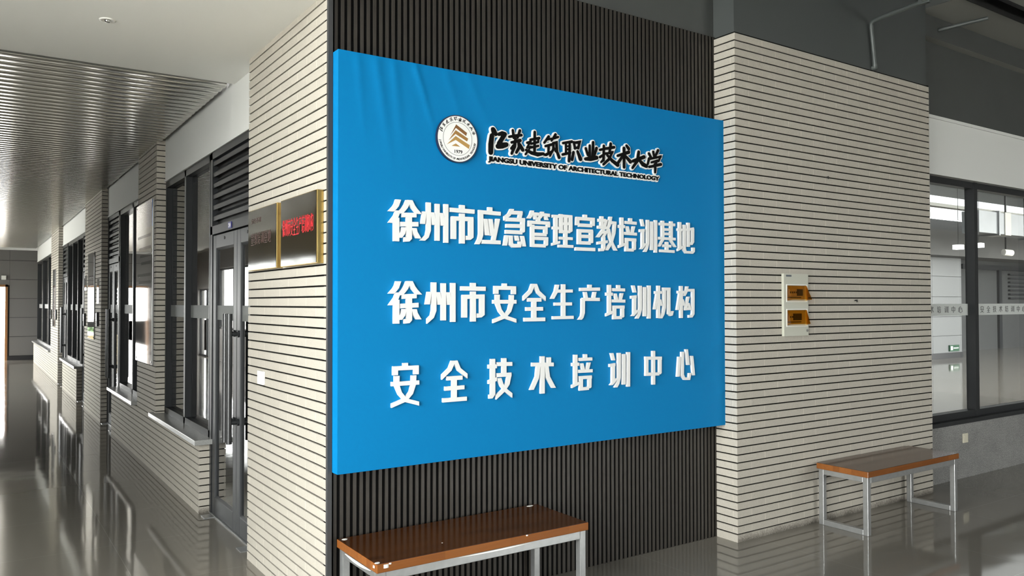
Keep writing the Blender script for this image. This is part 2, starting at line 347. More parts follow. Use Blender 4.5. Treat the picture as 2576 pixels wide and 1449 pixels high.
header(1.35, 4.43); header(5.44, 8.32); header(10.22, 14.8); header(16.6, 22.4)
# dark rooms behind the corridor wall
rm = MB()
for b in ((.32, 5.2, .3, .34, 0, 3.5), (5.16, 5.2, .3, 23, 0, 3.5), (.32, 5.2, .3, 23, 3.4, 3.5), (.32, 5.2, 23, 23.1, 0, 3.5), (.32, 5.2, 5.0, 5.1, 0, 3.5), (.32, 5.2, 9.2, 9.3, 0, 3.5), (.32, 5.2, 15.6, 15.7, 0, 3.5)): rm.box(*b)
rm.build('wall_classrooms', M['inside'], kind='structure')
# far end wall with its open doorway
fw_ = MB(); zs = [0, .12, .67, 1.217, 1.764, 2.311, 2.859, 3.4]
fw_.box(-4.2, .5, 23.24, 23.5, 2.12, 3.6, 1).box(-.60, .5, 23.24, 23.5, 0, 3.6, 1).box(-4.2, -3.1, 23.24, 23.5, 0, 3.6, 1)
for a, b in zip(zs[1:-1], zs[2:]):
    for xa, xb in ((-.555, .30), (-1.45, -.56), (-2.35, -1.46), (-3.1, -2.36), (-4.2, -3.11)):
        z0 = a + .006
        if xa < -.56 and xb > -3.1:
            if b < 2.13: continue
            z0 = max(z0, 2.14)
        fw_.box(xa, xb, 23.2, 23.24, z0, b-.006, 0)
fw_.build('wall_far', [M['panel'], M['skirting']], kind='structure')
MB().box(-.60, .28, 23.185, 23.2, 0, .11).build('baseboard_far', M['skirting'], kind='structure')
rc = MB(); rc.box(.262, .7, 22.4, 23.3, 0, 3.4, 1)
for a, b in zip(zs[1:-1], zs[2:]): rc.box(.25, .7, 22.388, 23.3, a+.006, b-.006, 0)
rc.box(.246, .7, 22.382, 23.3, 0, .11, 1)
rc.build('wall_far_return', [M['panel'], M['skirting']], kind='structure')
MB().box(-.66, -.60, 23.17, 23.5, 0, 2.16).box(-3.16, -3.1, 23.17, 23.5, 0, 2.16).box(-3.16, -.60, 23.17, 23.5, 2.10, 2.16).build('door_4', M['jamb'], kind='structure')
# left wall: full-height glazing by the hall, solid wall, windows near the far end
lw = MB(); lw.box(-4.3, -4.1, -.35, 11.0, 0, 4.75).box(-4.3, -4.1, 19.6, 20.6, 0, 3.6).box(-4.3, -4.1, 22.2, 23.5, 0, 3.6).box(-4.3, -4.1, 20.6, 22.2, 2.06, 3.6).box(-4.3, -4.1, 11.0, 19.6, 0, .9).box(-4.3, -4.1, 11.0, 19.6, 2.6, 3.6).box(-4.3, -4.1, -13.2, -.35, 4.4, 4.75).box(-4.3, -4.1, -13.2, -6.55, 0, 4.4)
lw.build('wall_opposite', M['panel'], kind='structure')
def glazing(name, ys, z0, z1, x, m_frame, m_glass, t=.05):
    g = MB(); yy0, yy1 = ys[0], ys[-1]
    g.box(x-.03, x+.03, yy0, yy1, z0, z0+t).box(x-.03, x+.03, yy0, yy1, z1-t, z1)
    for y in ys: g.box(x-.03, x+.03, y-t/2, y+t/2, z0, z1)
    o = g.build(name, m_frame, kind='structure')
    for a, b in zip(ys[:-1], ys[1:]):
        MB().box(x-.004, x+.004, a+t/2, b-t/2, z0+t, z1-t).build('pane', m_glass, o)
    return o
glazing('window_6', [-6.55+1.55*i for i in range(5)], 0.0, 4.4, -4.2, M['frame'], M['clear'])
glazing('window_7', [11.0+8.6*i/6 for i in range(7)], .9, 2.6, -4.2, M['frame'], M['clear'])
glazing('window_12', [20.6, 21.4, 22.2], 0.0, 2.06, -4.2, M['frame'], M['clear'])
# rear and right walls of the hall
rw = MB(); rw.box(-4.3, 6.0, -13.3, -13.2, 0, 4.75).box(12.6, 13.2, -13.3, -13.2, 0, 4.75).box(6.0, 12.6, -13.3, -13.2, 0, .9).box(6.0, 12.6, -13.3, -13.2, 3.3, 4.75)
rw.box(13, 13.2, -13.2, .2, 0, 4.75)
rw.build('wall_rear', M['panel'], kind='structure')
g = MB()
for i in range(5): xx = 6.0 + 1.65*i; g.box(xx-.03, xx+.03, -13.28, -13.22, .9, 3.3)
g.box(6.0, 12.6, -13.28, -13.22, .9, .96).box(6.0, 12.6, -13.28, -13.22, 3.24, 3.3)
o_ = g.build('window_8', M['frame'], kind='structure')
for i in range(4): MB().box(6.03+1.65*i, 7.62+1.65*i, -13.254, -13.246, .96, 3.24).build('pane', M['clear'], o_)

# ================================================================ corridor doors and windows
XF0, XF1, XG = .085, .125, .105
WX1, WXG = .148, .138      # windows: deep profiles, the panes set well back
def window(n, ys, z0=.572, z1=2.79):
    g = MB(); a, b = ys[0], ys[-1]
    g.box(XF0, WX1, a, b, z0, z0+.055).box(XF0, WX1, a, b, z1-.06, z1)
    for y in ys: g.box(XF0, WX1, max(a, y-.028), min(b, y+.028), z0, z1)
    o = g.build('window_%d' % n, M['frame'], kind='structure')
    for p, q in zip(ys[:-1], ys[1:]):
        MB().box(WXG-.004, WXG+.004, p+.02, q-.02, z0+.05, z1-.05).build('pane', M['glass'], o)
        MB().box(WXG-.007, WXG-.0045, p+.028, q-.028, 1.494, 1.603).build('frosted_band', M['frost_dim'], o)
    return o
def louvre(mb, y0, y1, z0, z1, n):
    for i in range(n):
        z = z0 + (z1-z0)*(i+.5)/n
        mb.add([(XF0, y0, z-.012), (XF0, y0, z+.022), (XF1, y0, z+.06), (XF1, y0, z+.045), (XF0, y1, z-.012), (XF0, y1, z+.022), (XF1, y1, z+.06), (XF1, y1, z+.045)],
               [(0,1,2,3), (7,6,5,4), (0,4,5,1), (1,5,6,2), (2,6,7,3), (3,7,4,0)])
def bar_handle(y, z0, z1, parent, x=.02):
    h = MB().tube([(x, y, z0), (x, y, z1)], .019, 16).build('handle', M['handle'], parent)
    for z in (z0+.145, z1-.14):
        MB().tube([(x+.01, y, z), (XF0+.005, y, z)], .015, 10).tube([(XF0-.012, y, z), (XF0+.002, y, z)], .024, 12).build('handle_bracket', M['frame'], h)
    return h
def leaf_door(y0, y1, parent, handle_y=None, zb=.012, zt=2.14):
    g = MB(); sw = .085
    g.box(XF0, XF1, y0, y0+sw, zb, zt).box(XF0, XF1, y1-sw, y1, zb, zt).box(XF0, XF1, y0+sw, y1-sw, zb, zb+.13).box(XF0, XF1, y0+sw, y1-sw, zt-.10, zt)
    # sloped glazing beads
    lf = g.build('leaf', M['frame_light'], parent, bevel=.004)
    MB().box(XG-.004, XG+.004, y0+sw-.01, y1-sw+.01, zb+.12, zt-.09).build('pane', M['glass'], lf)
    MB().box(XG-.007, XG-.0045, y0+sw, y1-sw, 1.494, 1.603).build('frosted_band', M['frost_dim'], lf)
    bd = MB()
    bd.prism([(XF0, zt-.10), (XG, zt-.118), (XG, zt-.10)], lambda u, w, d: (u, d, w), y0+sw, y1-sw)
    bd.prism([(XF0, zb+.13), (XG, zb+.13), (XG, zb+.148)], lambda u, w, d: (u, d, w), y0+sw, y1-sw)
    bd.build('glazing_bead', M['frame_light'], lf)
    MB().tube([(XF0-.004, (y0+y1)/2, zt-.035), (XF0+.004, (y0+y1)/2, zt-.035)], .012, 10).build('cover_cap', M['black'], lf)
    return lf
def double_door(n, y0, y1, plate=None, handles=True):
    g = MB()
    g.box(XF0-.006, XF1, y0, y0+.055, 0, 2.79).box(XF0-.006, XF1, y1-.055, y1, 0, 2.79).box(XF0-.006, XF1, y0, y1, 2.15, 2.215).box(XF0-.006, XF1, y0, y1, 2.735, 2.79)
    o = g.build('door_%d' % n, M['frame'], kind='structure')
    lv = MB(); louvre(lv, y0+.055, y1-.055, 2.225, 2.735, 6); lv.build('louvre', M['frame'], o)
    MB().box(XF1-.004, XF1+.002, y0+.05, y1-.05, 2.21, 2.74).build('louvre_backing', M['black'], o)
    m = (y0+y1)/2 + .02 if plate is None else plate
    leaf_door(y0+.06, m-.003, o); leaf_door(m+.003, y1-.06, o)
    if handles: bar_handle(m-.055, .646, 1.546, o); bar_handle(m+.055, .646, 1.546, o)
    MB().box(XF0-.01, XF1+.05, y0, y1, 0, .010).build('threshold', M['steel'], o)
    for yy in (y0+.20, y1-.13): MB().box(.0, .125, yy-.055, yy+.055, 0, .006).build('floor_hinge_plate', M['steel'], o)
    return o
d1 = double_door(1, 1.35, 2.66, 1.925)
window(1, [2.70, 3.585, 4.43])
window(2, [5.44, 6.30, 7.28]); d2 = double_door(2, 7.30, 8.32)
d3 = double_door(3, 10.22, 11.28); window(3, [11.30, 12.1, 12.95, 13.8]); d5 = double_door(5, 13.82, 14.8)
window(4, [16.6, 18.5, 20.4, 22.4])
# glass band (frosted) on the first window and leaf seen in reflection
# number plate on the first door's transom
# ================================================================ lettering tools
GL = json.loads('''{"徐":[105,[[[258,991],[195,862],[119,788],[0,700]],[[252,728],[170,581],[0,429]],[[189,558],[189,0]],[[623,995],[522,843],[434,760],[302,664]],[[667,1000],[786,843],[881,765],[1000,682]],[[390,631],[906,650]],[[321,410],[975,433]],[[642,650],[642,97],[610,60],[459,51]],[[472,341],[421,217],[289,88]],[[818,336],[868,217],[987,92]]]],"州":[95,[[[258,1000],[258,297],[189,142],[0,28]],[[629,981],[629,42]],[[1000,991],[1000,0]],[[91,764],[15,448]],[[409,755],[492,439]],[[795,755],[864,434]]]],"市":[105,[[[497,1000],[497,837]],[[0,856],[1000,851]],[[497,777],[497,0]],[[148,674],[148,107]],[[58,637],[955,651]],[[858,670],[858,200],[800,158],[645,153]]]],"应":[98,[[[545,1000],[545,846]],[[58,856],[1000,846]],[[156,904],[156,264],[97,120],[0,0]],[[338,683],[435,250]],[[558,688],[643,245]],[[883,707],[695,130]],[[188,72],[994,77]]]],"急":[98,[[[385,1000],[238,843],[0,730]],[[287,902],[874,912]],[[804,936],[741,765]],[[77,706],[1000,725]],[[902,740],[902,431],[839,377]],[[91,534],[853,554]],[[63,373],[867,377]],[[126,279],[42,0]],[[308,279],[329,54],[413,5],[734,15],[769,132]],[[587,284],[636,147]],[[867,284],[965,0]]]],"管":[86,[[[193,1000],[113,861],[20,775]],[[147,909],[513,909]],[[293,880],[353,761]],[[660,990],[580,861],[467,785]],[[613,909],[1000,900]],[[807,871],[867,766]],[[0,675],[1000,684]],[[73,694],[73,555]],[[927,699],[927,565]],[[193,612],[193,0]],[[193,536],[887,545]],[[807,541],[807,373]],[[193,349],[840,354]],[[193,239],[920,244]],[[840,254],[833,91],[787,48]],[[193,38],[800,43]],[[467,785],[467,679]]]],"理":[82,[[[13,921],[371,926]],[[25,558],[371,563]],[[182,937],[176,68]],[[0,53],[371,132]],[[428,1000],[428,411]],[[365,947],[956,947]],[[881,958],[881,516],[818,458]],[[434,705],[881,721]],[[434,463],[849,468]],[[648,968],[642,0]],[[340,258],[969,258]],[[296,11],[1000,16]]]],"宣":[92,[[[503,1000],[503,899]],[[38,874],[981,879]],[[113,879],[107,678]],[[893,884],[893,688]],[[176,688],[849,693]],[[208,568],[201,141]],[[126,523],[887,533]],[[811,543],[811,231],[742,186]],[[208,367],[818,377]],[[126,181],[767,186]],[[0,0],[1000,5]]]],"教":[84,[[[238,990],[231,681]],[[56,870],[431,879]],[[25,667],[550,657]],[[475,903],[306,585],[19,367]],[[206,522],[531,541]],[[462,551],[300,367]],[[0,198],[538,256]],[[331,386],[331,68],[288,14],[100,5]],[[706,1000],[631,758],[512,614]],[[650,826],[1000,821]],[[925,831],[875,527],[719,217],[475,0]],[[581,638],[662,396],[800,179],[975,5]]]],"培":[84,[[[183,1000],[176,175]],[[7,733],[346,733]],[[0,126],[359,214]],[[660,1000],[660,893]],[[346,864],[987,859]],[[477,752],[549,578]],[[837,762],[752,573]],[[307,534],[1000,529]],[[444,388],[444,0]],[[359,354],[961,354]],[[863,359],[863,92],[804,44]],[[359,39],[817,44]]]],"训":[84,[[[128,995],[220,786]],[[0,643],[298,662]],[[199,662],[191,138]],[[85,81],[376,267]],[[504,990],[496,281],[433,124],[319,5]],[[752,952],[745,71]],[[1000,1000],[986,0]]]],"基":[84,[[[40,888],[980,893]],[[245,1000],[245,418]],[[755,1000],[748,418]],[[245,714],[755,724]],[[245,571],[755,577]],[[0,418],[1000,418]],[[272,393],[20,143]],[[695,398],[993,153]],[[490,311],[490,10]],[[258,179],[735,173]],[[73,5],[934,0]]]],"地":[84,[[[145,1000],[138,97]],[[0,744],[309,738]],[[0,62],[322,174]],[[421,923],[414,92],[507,0],[908,0],[974,51],[974,169]],[[342,733],[1000,815]],[[941,815],[934,374],[868,297],[776,297]],[[671,1000],[664,185]]]],"安":[95,[[[500,1000],[500,877]],[[51,882],[981,877]],[[139,887],[139,719]],[[892,887],[892,714]],[[196,700],[190,478],[304,276],[519,103],[994,0]],[[804,690],[791,478],[703,276],[500,118],[6,0]],[[0,512],[1000,512]]]],"全":[98,[[[452,1000],[312,784],[0,593]],[[516,1000],[669,768],[1000,582]],[[197,552],[803,552]],[[121,294],[879,299]],[[38,0],[975,0]],[[484,567],[484,15]]]],"技":[95,[[[186,995],[186,97],[128,29],[26,29]],[[0,801],[346,801]],[[0,403],[346,471]],[[660,1000],[660,568]],[[365,854],[1000,840]],[[359,568],[962,568]],[[885,573],[808,335],[647,175],[321,0]],[[449,490],[558,301],[737,155],[1000,15]]]],"术":[95,[[[13,794],[993,766]],[[493,1000],[487,0]],[[307,762],[247,444],[0,121]],[[667,748],[740,425],[1000,131]],[[780,963],[780,818]]]],"生":[88,[[[248,984],[166,760],[0,562]],[[210,792],[962,802]],[[102,406],[924,411]],[[13,0],[1000,5]],[[529,1000],[529,0]]]],"产":[88,[[[506,1000],[500,871]],[[13,861],[1000,876]],[[269,789],[321,617]],[[750,794],[686,617]],[[141,579],[987,579]],[[167,603],[160,201],[109,81],[0,0]]]],"机":[80,[[[7,791],[420,795]],[[220,1000],[207,9]],[[153,767],[0,274]],[[273,581],[393,381]],[[547,926],[540,330],[473,144],[333,0]],[[453,902],[887,902]],[[807,930],[800,158],[880,107],[960,121],[1000,219]]]],"构":[80,[[[7,807],[412,807]],[[222,1000],[216,0]],[[157,778],[0,250]],[[281,585],[392,377]],[[575,991],[510,830],[386,689]],[[497,868],[1000,873]],[[928,882],[915,132],[837,52],[647,47]],[[641,670],[471,288]],[[405,278],[765,292]],[[627,472],[752,245]]]],"中":[88,[[[507,1000],[500,0]],[[0,800],[1000,772]],[[97,833],[90,279]],[[903,795],[896,349],[819,293]],[[0,321],[833,307]]]],"心":[88,[[[92,764],[0,97]],[[289,923],[275,138],[401,10],[704,0],[761,190]],[[549,1000],[648,467]],[[887,769],[1000,103]]]]}'''); CA = json.loads('''[["江",[[[9290,25820,260],[9360,25680,320],[9470,25580,180]],[[9210,25470,250],[9140,24980,290],[9130,24540,280]],[[9670,25600,170],[9890,25680,220],[10090,25660,200]],[[10040,25620,250],[9850,25340,230],[9680,25070,260]],[[9600,24920,260],[9890,24990,310],[10180,25080,240]]]],["苏",[[[10360,25540,110],[10750,25640,150],[11210,25730,130]],[[10610,25940,120],[10680,25520,140]],[[11100,25980,140],[10930,25550,120]],[[10530,25240,130],[11120,25420,170]],[[10800,25480,140],[10730,25040,180],[10530,24610,130]],[[11010,25370,150],[11050,25020,170],[10850,24700,130]],[[10510,24900,130],[10660,25100,100]],[[11100,25170,170],[11290,24900,200]]]],["建",[[[11830,25540,120],[12460,25710,130]],[[11880,25310,100],[12390,25470,110]],[[11880,25100,110],[12390,25250,110]],[[12140,26020,140],[12120,24930,150]],[[11600,25340,110],[11830,25440,140],[11600,25060,110]],[[11600,25060,90],[11850,25130,130],[11490,24670,100]],[[11520,24920,120],[11920,24790,180],[12350,24750,220],[12750,24830,140]],[[12390,25700,110],[12390,25470,100]]]],["筑",[[[13140,25870,150],[12820,25480,110]],[[13050,25700,110],[13340,25770,110]],[[13640,26050,150],[13340,25650,90]],[[13540,25830,130],[13830,25930,110]],[[12900,25290,110],[13340,25430,140]],[[13140,25360,140],[13110,24910,120]],[[12920,24780,150],[13390,25030,120]],[[13490,25530,140],[13470,25160,130],[13230,24750,90]],[[13450,25530,110],[13710,25590,150],[13740,25070,150],[13900,24730,180]],[[13510,25280,90],[13660,25070,120]]]],["职",[[[14190,25610,120],[14860,25770,150]],[[14410,25670,120],[14410,25050,120]],[[14690,25710,130],[14680,25110,160],[14640,24590,160]],[[14430,25440,80],[14660,25490,80]],[[14430,25250,90],[14660,25310,90]],[[14160,24930,140],[14740,25100,120]],[[15010,25740,150],[15090,25390,140]],[[15010,25720,120],[15450,25810,170],[15340,25430,140]],[[15060,25400,120],[15360,25480,140]],[[14980,25150,150],[14870,24700,170]],[[15290,25230,150],[15510,24800,240]]]],["业",[[[16230,25690,130],[16220,24890,180]],[[16500,25910,160],[16460,24910,190]],[[15920,25480,150],[16080,25100,140]],[[16770,25590,160],[16610,25160,130]],[[15890,24840,170],[16300,24900,270],[16780,25010,220]]]],["技",[[[17030,25510,130],[17560,25660,140]],[[17350,25790,150],[17320,24920,160],[17120,24770,100]],[[17030,25070,140],[17520,25360,110]],[[17580,25650,140],[18180,25800,160]],[[17910,25980,170],[17800,25400,150]],[[17560,25350,110],[18030,25470,160],[17760,25020,160],[17310,24650,130]],[[17610,25260,140],[18010,24950,190],[18470,24730,240]]]],["术",[[[18470,25300,140],[19400,25620,200]],[[19000,25820,200],[19000,24640,180]],[[18910,25360,150],[18520,24880,170]],[[19060,25380,140],[19530,25030,230]],[[19210,26000,160],[19400,25830,190]]]],["大",[[[19740,25090,170],[20700,25450,220]],[[20240,25720,190],[20130,25160,200],[19700,24660,140]],[[20240,25250,140],[20570,24980,260],[20900,24880,220]]]],["学",[[[21120,25710,160],[21300,25490,160]],[[21500,25860,160],[21570,25600,150]],[[21930,26000,170],[21710,25640,130]],[[21140,25400,160],[21010,25020,130]],[[21100,25360,140],[22140,25610,180],[21980,25310,120]],[[21350,25170,120],[21890,25330,160]],[[21860,25320,140],[21620,25020,130]],[[21620,25060,150],[21680,24790,190],[21660,24560,140]],[[21140,24860,140],[22180,25120,180]]]]]''')
def stroke_poly(pts, ws):
    """thick polyline outline with mitred corners; ws = width per point"""
    n = len(pts); L = []; Rr = []
    for i in range(n):
        def dirv(a, b):
            d = Vector((b[0]-a[0], b[1]-a[1])); return d.normalized() if d.length > 1e-9 else Vector((1, 0))
        if i == 0: d0 = d1_ = dirv(pts[0], pts[1])
        elif i == n-1: d0 = d1_ = dirv(pts[-2], pts[-1])
        else: d0 = dirv(pts[i-1], pts[i]); d1_ = dirv(pts[i], pts[i+1])
        n0 = Vector((-d0.y, d0.x)); n1 = Vector((-d1_.y, d1_.x)); m = (n0+n1)
        m = m.normalized() if m.length > 1e-6 else n0
        k = 1.0/max(.55, m.dot(n0)); w = ws[i]/2*k
        L.append((pts[i][0]+m.x*w, pts[i][1]+m.y*w)); Rr.append((pts[i][0]-m.x*w, pts[i][1]-m.y*w))
    return L, Rr
def strip(mb, pts, ws, fn, d0, d1, mi=0, cut=False):
    L, Rr = stroke_poly(pts, ws); n = len(pts)
    if cut:      # square-cut ends: level on upright strokes, plumb on lying strokes
        for e, k in ((0, 1), (n-1, n-2)):
            dx, dz = pts[e][0]-pts[k][0], pts[e][1]-pts[k][1]; l = math.hypot(dx, dz) or 1; dx, dz = abs(dx)/l, abs(dz)/l
            sx = 1 if L[e][0] > Rr[e][0] else -1; sz = 1 if L[e][1] > Rr[e][1] else -1
            if dz > .64: o = (ws[e]/2/dz*sx, 0)
            else: o = (0, ws[e]/2/max(dx, .6)*sz)
            L[e] = (pts[e][0]+o[0], pts[e][1]+o[1]); Rr[e] = (pts[e][0]-o[0], pts[e][1]-o[1])
    for i in range(n-1):
        quad = [Rr[i], Rr[i+1], L[i+1], L[i]]
        vs = [fn(u, w, d0) for u, w in quad] + [fn(u, w, d1) for u, w in quad]
        fs = [(3,2,1,0), (4,5,6,7), (0,1,5,4), (2,3,7,6)]
        if i == 0: fs.append((3,0,4,7))
        if i == n-2: fs.append((1,2,6,5))
        mb.add(vs, fs, mi)
WVR, WHR = .0315/.155, .0235/.208      # stroke widths relative to the glyph box
def glyph(mb, ch, x0, x1, z0, z1, fn, d0, d1, fat=1.0, mi=0):
    f, sts = GL[ch]; f = f/100*fat; w_, h_ = x1-x0, z1-z0
    wv, wh = WVR*w_*f, WHR*h_*f
    for j, st in enumerate(sts):
        pts = [(x0+p[0]/1000*w_, z0+p[1]/1000*h_) for p in st]
        ws = []
        for i in range(len(pts)):
            a = pts[max(0, i-1)]; b = pts[min(len(pts)-1, i+1)]
            dx, dz = abs(b[0]-a[0]), abs(b[1]-a[1]); l = math.hypot(dx, dz) or 1
            c = dz/l; ws.append((wh + (wv-wh)*c*c)*(1 - .42*min(c, dx/l)*(1 if len(st) == 2 else .6)))
        strip(mb, pts, ws, fn, d0, d1 - .00002*j, mi, True)
def disc_poly(cx, cz, r, n=12): return [(cx+r*math.cos(2*math.pi*i/n), cz+r*math.sin(2*math.pi*i/n)) for i in range(n)]
def brush(mb, sts, tf, grow, fn, d0, d1, mi=0, nd=10):
    for j, st in enumerate(sts):
        e = .00002*j
        pts = [tf(p[0]/1e4, p[1]/1e4) for p in st]; sc = tf(1, 0)[0]-tf(0, 0)[0]; sc = abs(sc) or 1
        ws = [max(.0004, p[2]/1e4*tf.k + grow) for p in st]
        strip(mb, pts, ws, fn, d0, d1-e, mi)
        for (u, w), wd in zip(pts, ws): mb.prism(disc_poly(u, w, wd/2*.98, nd), fn, d0, d1-e-.00001, mi)
def text_verts(s, size=1.0, offset=0.0):
    """outline triangles of a Latin string set in the built-in font"""
    cu = bpy.data.curves.new('lettering', 'FONT'); cu.body = s; cu.size = size; cu.offset = offset; cu.fill_mode = 'FRONT'; cu.resolution_u = 4
    ob = bpy.data.objects.new('lettering', cu); COL.objects.link(ob)
    dg = bpy.context.evaluated_depsgraph_get(); me = bpy.data.meshes.new_from_object(ob.evaluated_get(dg))
    vs = [tuple(v.co[:2]) for v in me.vertices]; fs = [tuple(p.vertices) for p in me.polygons]
    bpy.data.objects.remove(ob); bpy.data.curves.remove(cu); bpy.data.meshes.remove(me)
    return vs, fs
def text_slab(mb, vs, fs, fn, d0, d1, mi=0):
    """extrude a flat text mesh: front, back and rim"""
    n = len(vs)
    ec = {}
    for f in fs:
        for i in range(len(f)):
            k = (f[i], f[(i+1) % len(f)]); ec[k] = ec.get(k, 0)+1
    rim = [(a, b) for (a, b) in ec if (b, a) not in ec]
    P = [fn(u, w, d0) for u, w in vs] + [fn(u, w, d1) for u, w in vs]
    mb.add(P, [tuple(reversed(f)) for f in fs] + [tuple(n+i for i in f) for f in fs] + [(a, b, n+b, n+a) for a, b in rim], mi)
class TF:
    def __init__(s, ax, bx, az, bz, k=None, rot=0.0, c=(0, 0)): s.a = (ax, bx, az, bz); s.k = k if k else (abs(ax)+abs(az))/2; s.r = rot; s.c = c
    def __call__(s, x, z):
        u = x*s.a[0]+s.a[1]; w = z*s.a[2]+s.a[3]
        co, si = math.cos(s.r), math.sin(s.r)
        return (s.c[0]+u*co-w*si, s.c[1]+u*si+w*co)
# ================================================================ the sign
BX0, BX1, BZ0, BZ1, BY = .0284, 2.8337, .7795, 2.8755, -.080
SG = empty('sign_board', (1.43, -.04, BZ0))
tag(SG, 'large blue fabric sign board with white raised Chinese characters on the slatted wall', 'sign')
def fold(x, z):
    """soft tension folds of the stretched fabric"""
    t = BZ1 - z; u = x - BX0; e = 0.0
    for (u0, sl, w, l, h) in ((.10,.10,.022,.50,.0016), (.20,.16,.026,.62,.0022), (.30,.10,.022,.55,.0018), (.42,.34,.018,.42,.0030), (.60,.40,.025,.35,.0016), (.74,.5,.028,.30,.0014)):
        d = (u - u0 - sl*t)/w; e += 2.4*h*math.exp(-d*d)*max(0, 1-t/l)
    r = BX1 - x; b = z - BZ0
    for (z0, sl, w, l, h) in ((.62,.9,.03,.35,.0012), (.25,.7,.04,.4,.0014), (1.25,.5,.04,.25,.0008)):
        d = (b - z0 + sl*r)/w; e += 2*h*math.exp(-d*d)*max(0, 1-r/l)
    e += .0008*math.exp(-((x-1.091)/.006)**2) * (1 if z < 2.3 else 0)   # seam of the two fabric widths
    ed = min(u, r, t, b); return e*min(1, ed/.012)
pm = MB(); NX, NZ = 220, 120
vs = []
for j in range(NZ+1):
    for i in range(NX+1):
        x = BX0 + (BX1-BX0)*i/NX; z = BZ0 + (BZ1-BZ0)*j/NZ; vs.append((x, BY - fold(x, z), z))
pm.add(vs, [(j*(NX+1)+i, j*(NX+1)+i+1, (j+1)*(NX+1)+i+1, (j+1)*(NX+1)+i) for j in range(NZ) for i in range(NX)], 0, True)
pm.add([(BX0,BY,BZ0),(BX1,BY,BZ0),(BX1,BY,BZ1),(BX0,BY,BZ1),(BX0,-.002,BZ0),(BX1,-.002,BZ0),(BX1,-.002,BZ1),(BX0,-.002,BZ1)],
       [(0,4,5,1),(1,5,6,2),(2,6,7,3),(3,7,4,0),(4,7,6,5)], 0)
adopt(pm.build('panel', M['blue'], recalc=False), SG)
fS = lambda u, w, d: (u, BY-d, w)
rows = [('徐州市应急管理宣教培训基地', .3885, .1711, 1.940, 2.148, .153), ('徐州市安全生产培训机构', .3895, .2052, 1.518, 1.728, .157), ('安全技术培训中心', .391, .2922, 1.097, 1.311, .158)]
tweak = {'心': (.145, .02, 0), '中': (.145, .0, 0), '理': (.158, .01, -.008), '基': (.152, .012, 0), '地': (.152, .012, 0), '全': (.157, .006, 0), '徐': (.160, -.004, .005), '生': (.157, .014, 0)}
for s_, c0, pitch, z0, z1, w in rows:
    for i, ch in enumerate(s_):
        ww, db, dt = tweak.get(ch, (w, 0, 0)); cx = c0 + pitch*i
        if len(s_) == 13 and ch in '州训急': ww = .142
        if ch == '训' and len(s_) < 13: ww = .157
        b = MB(); glyph(b, ch, cx-ww/2, cx+ww/2, z0+db, z1+dt, fS, -.001, .015, .94)
        adopt(b.build('character', M['letter'], recalc=True), SG)
# emblem
EC = (.70, 2.503); ER = .1275
em = MB().prism(disc_poly(*EC, ER, 72), fS, -.002, .016, 0)
emb = adopt(em.build('emblem', [M['seal_white']], bevel=0), SG)
def ring(r0, r1, d0, d1, n=96):
    b = MB(); vs = []
    for i in range(n):
        a = 2*math.pi*i/n
        for r, d in ((r0, d0), (r1, d0), (r1, d1), (r0, d1)): vs.append(fS(EC[0]+r*math.cos(a), EC[1]+r*math.sin(a), d))
    fs = []
    for i in range(n):
        k = (i+1) % n
        for q in range(4): fs.append((i*4+q, k*4+q, k*4+(q+1) % 4, i*4+(q+1) % 4))
    return b.add(vs, fs)
adopt(ring(ER-.0045, ER+.0008, .0, .0168).build('rim', mat('navy_emblem_rim', (.012,.016,.045), .4)), SG).parent = emb
adopt(ring(.0886, .0902, .0155, .0165).build('inner_ring', M['ink']), SG).parent = emb
for pts, m in (([(.690,.580),(.758,.542),(.753,.525),(.688,.561),(.654,.517)], 'gold0'), ([(.687,.549),(.765,.512),(.758,.496),(.686,.528),(.643,.489)], 'gold1'), ([(.687,.517),(.775,.477),(.770,.456),(.687,.496),(.632,.466)], 'gold2'), ([(.688,.477),(.715,.462),(.662,.462)], 'gold2')):
    P = [(a, 2+b) for a, b in pts]
    b = MB()
    if len(P) == 5: b.prism([P[0], P[4], P[3]], fS, .0155, .0168); b.prism([P[0], P[3], P[2], P[1]], fS, .0155, .0168)
    else: b.prism(P, fS, .0155, .0168)
    adopt(b.build('chevron', M[m]), SG).parent = emb
def fit_text(s, x0, x1, z0, z1, offset=0.0):
    vs, fs = text_verts(s, 1.0, offset); ax = min(v[0] for v in vs); bx = max(v[0] for v in vs); az = min(v[1] for v in vs); bz = max(v[1] for v in vs)
    return [(x0+(v[0]-ax)/(bx-ax)*(x1-x0), z0+(v[1]-az)/(bz-az)*(z1-z0)) for v in vs], fs
b = MB(); vs, fs = fit_text('1979', .681, .729, 2.4245, 2.4435, .018); text_slab(b, vs, fs, fS, .0155, .0166); adopt(b.build('year_lettering', M['ink']), SG).parent = emb
b = MB()
for i, (ch, sts) in enumerate(CA):       # calligraphy round the upper ring
    xs = [p[0] for s in sts for p in s]; zs_ = [p[1] for s in sts for p in s]
    mx_, mz_ = (min(xs)+max(xs))/2e4, (min(zs_)+max(zs_))/2e4; k = .021/max((max(xs)-min(xs))/1e4, (max(zs_)-min(zs_))/1e4)
    a = math.radians(157 - 14.9*i); r = .1085
    brush(b, sts, TF(k, -mx_*k, k, -mz_*k, k, a-math.pi/2, (EC[0]+r*math.cos(a), EC[1]+r*math.sin(a))), 0, fS, .0155, .0166, 0, 6)
adopt(b.build('ring_script', M['ink']), SG).parent = emb
b = MB()
s_ = 'JIANGSU UNIVERSITY OF ARCHITECTURAL TECHNOLOGY'
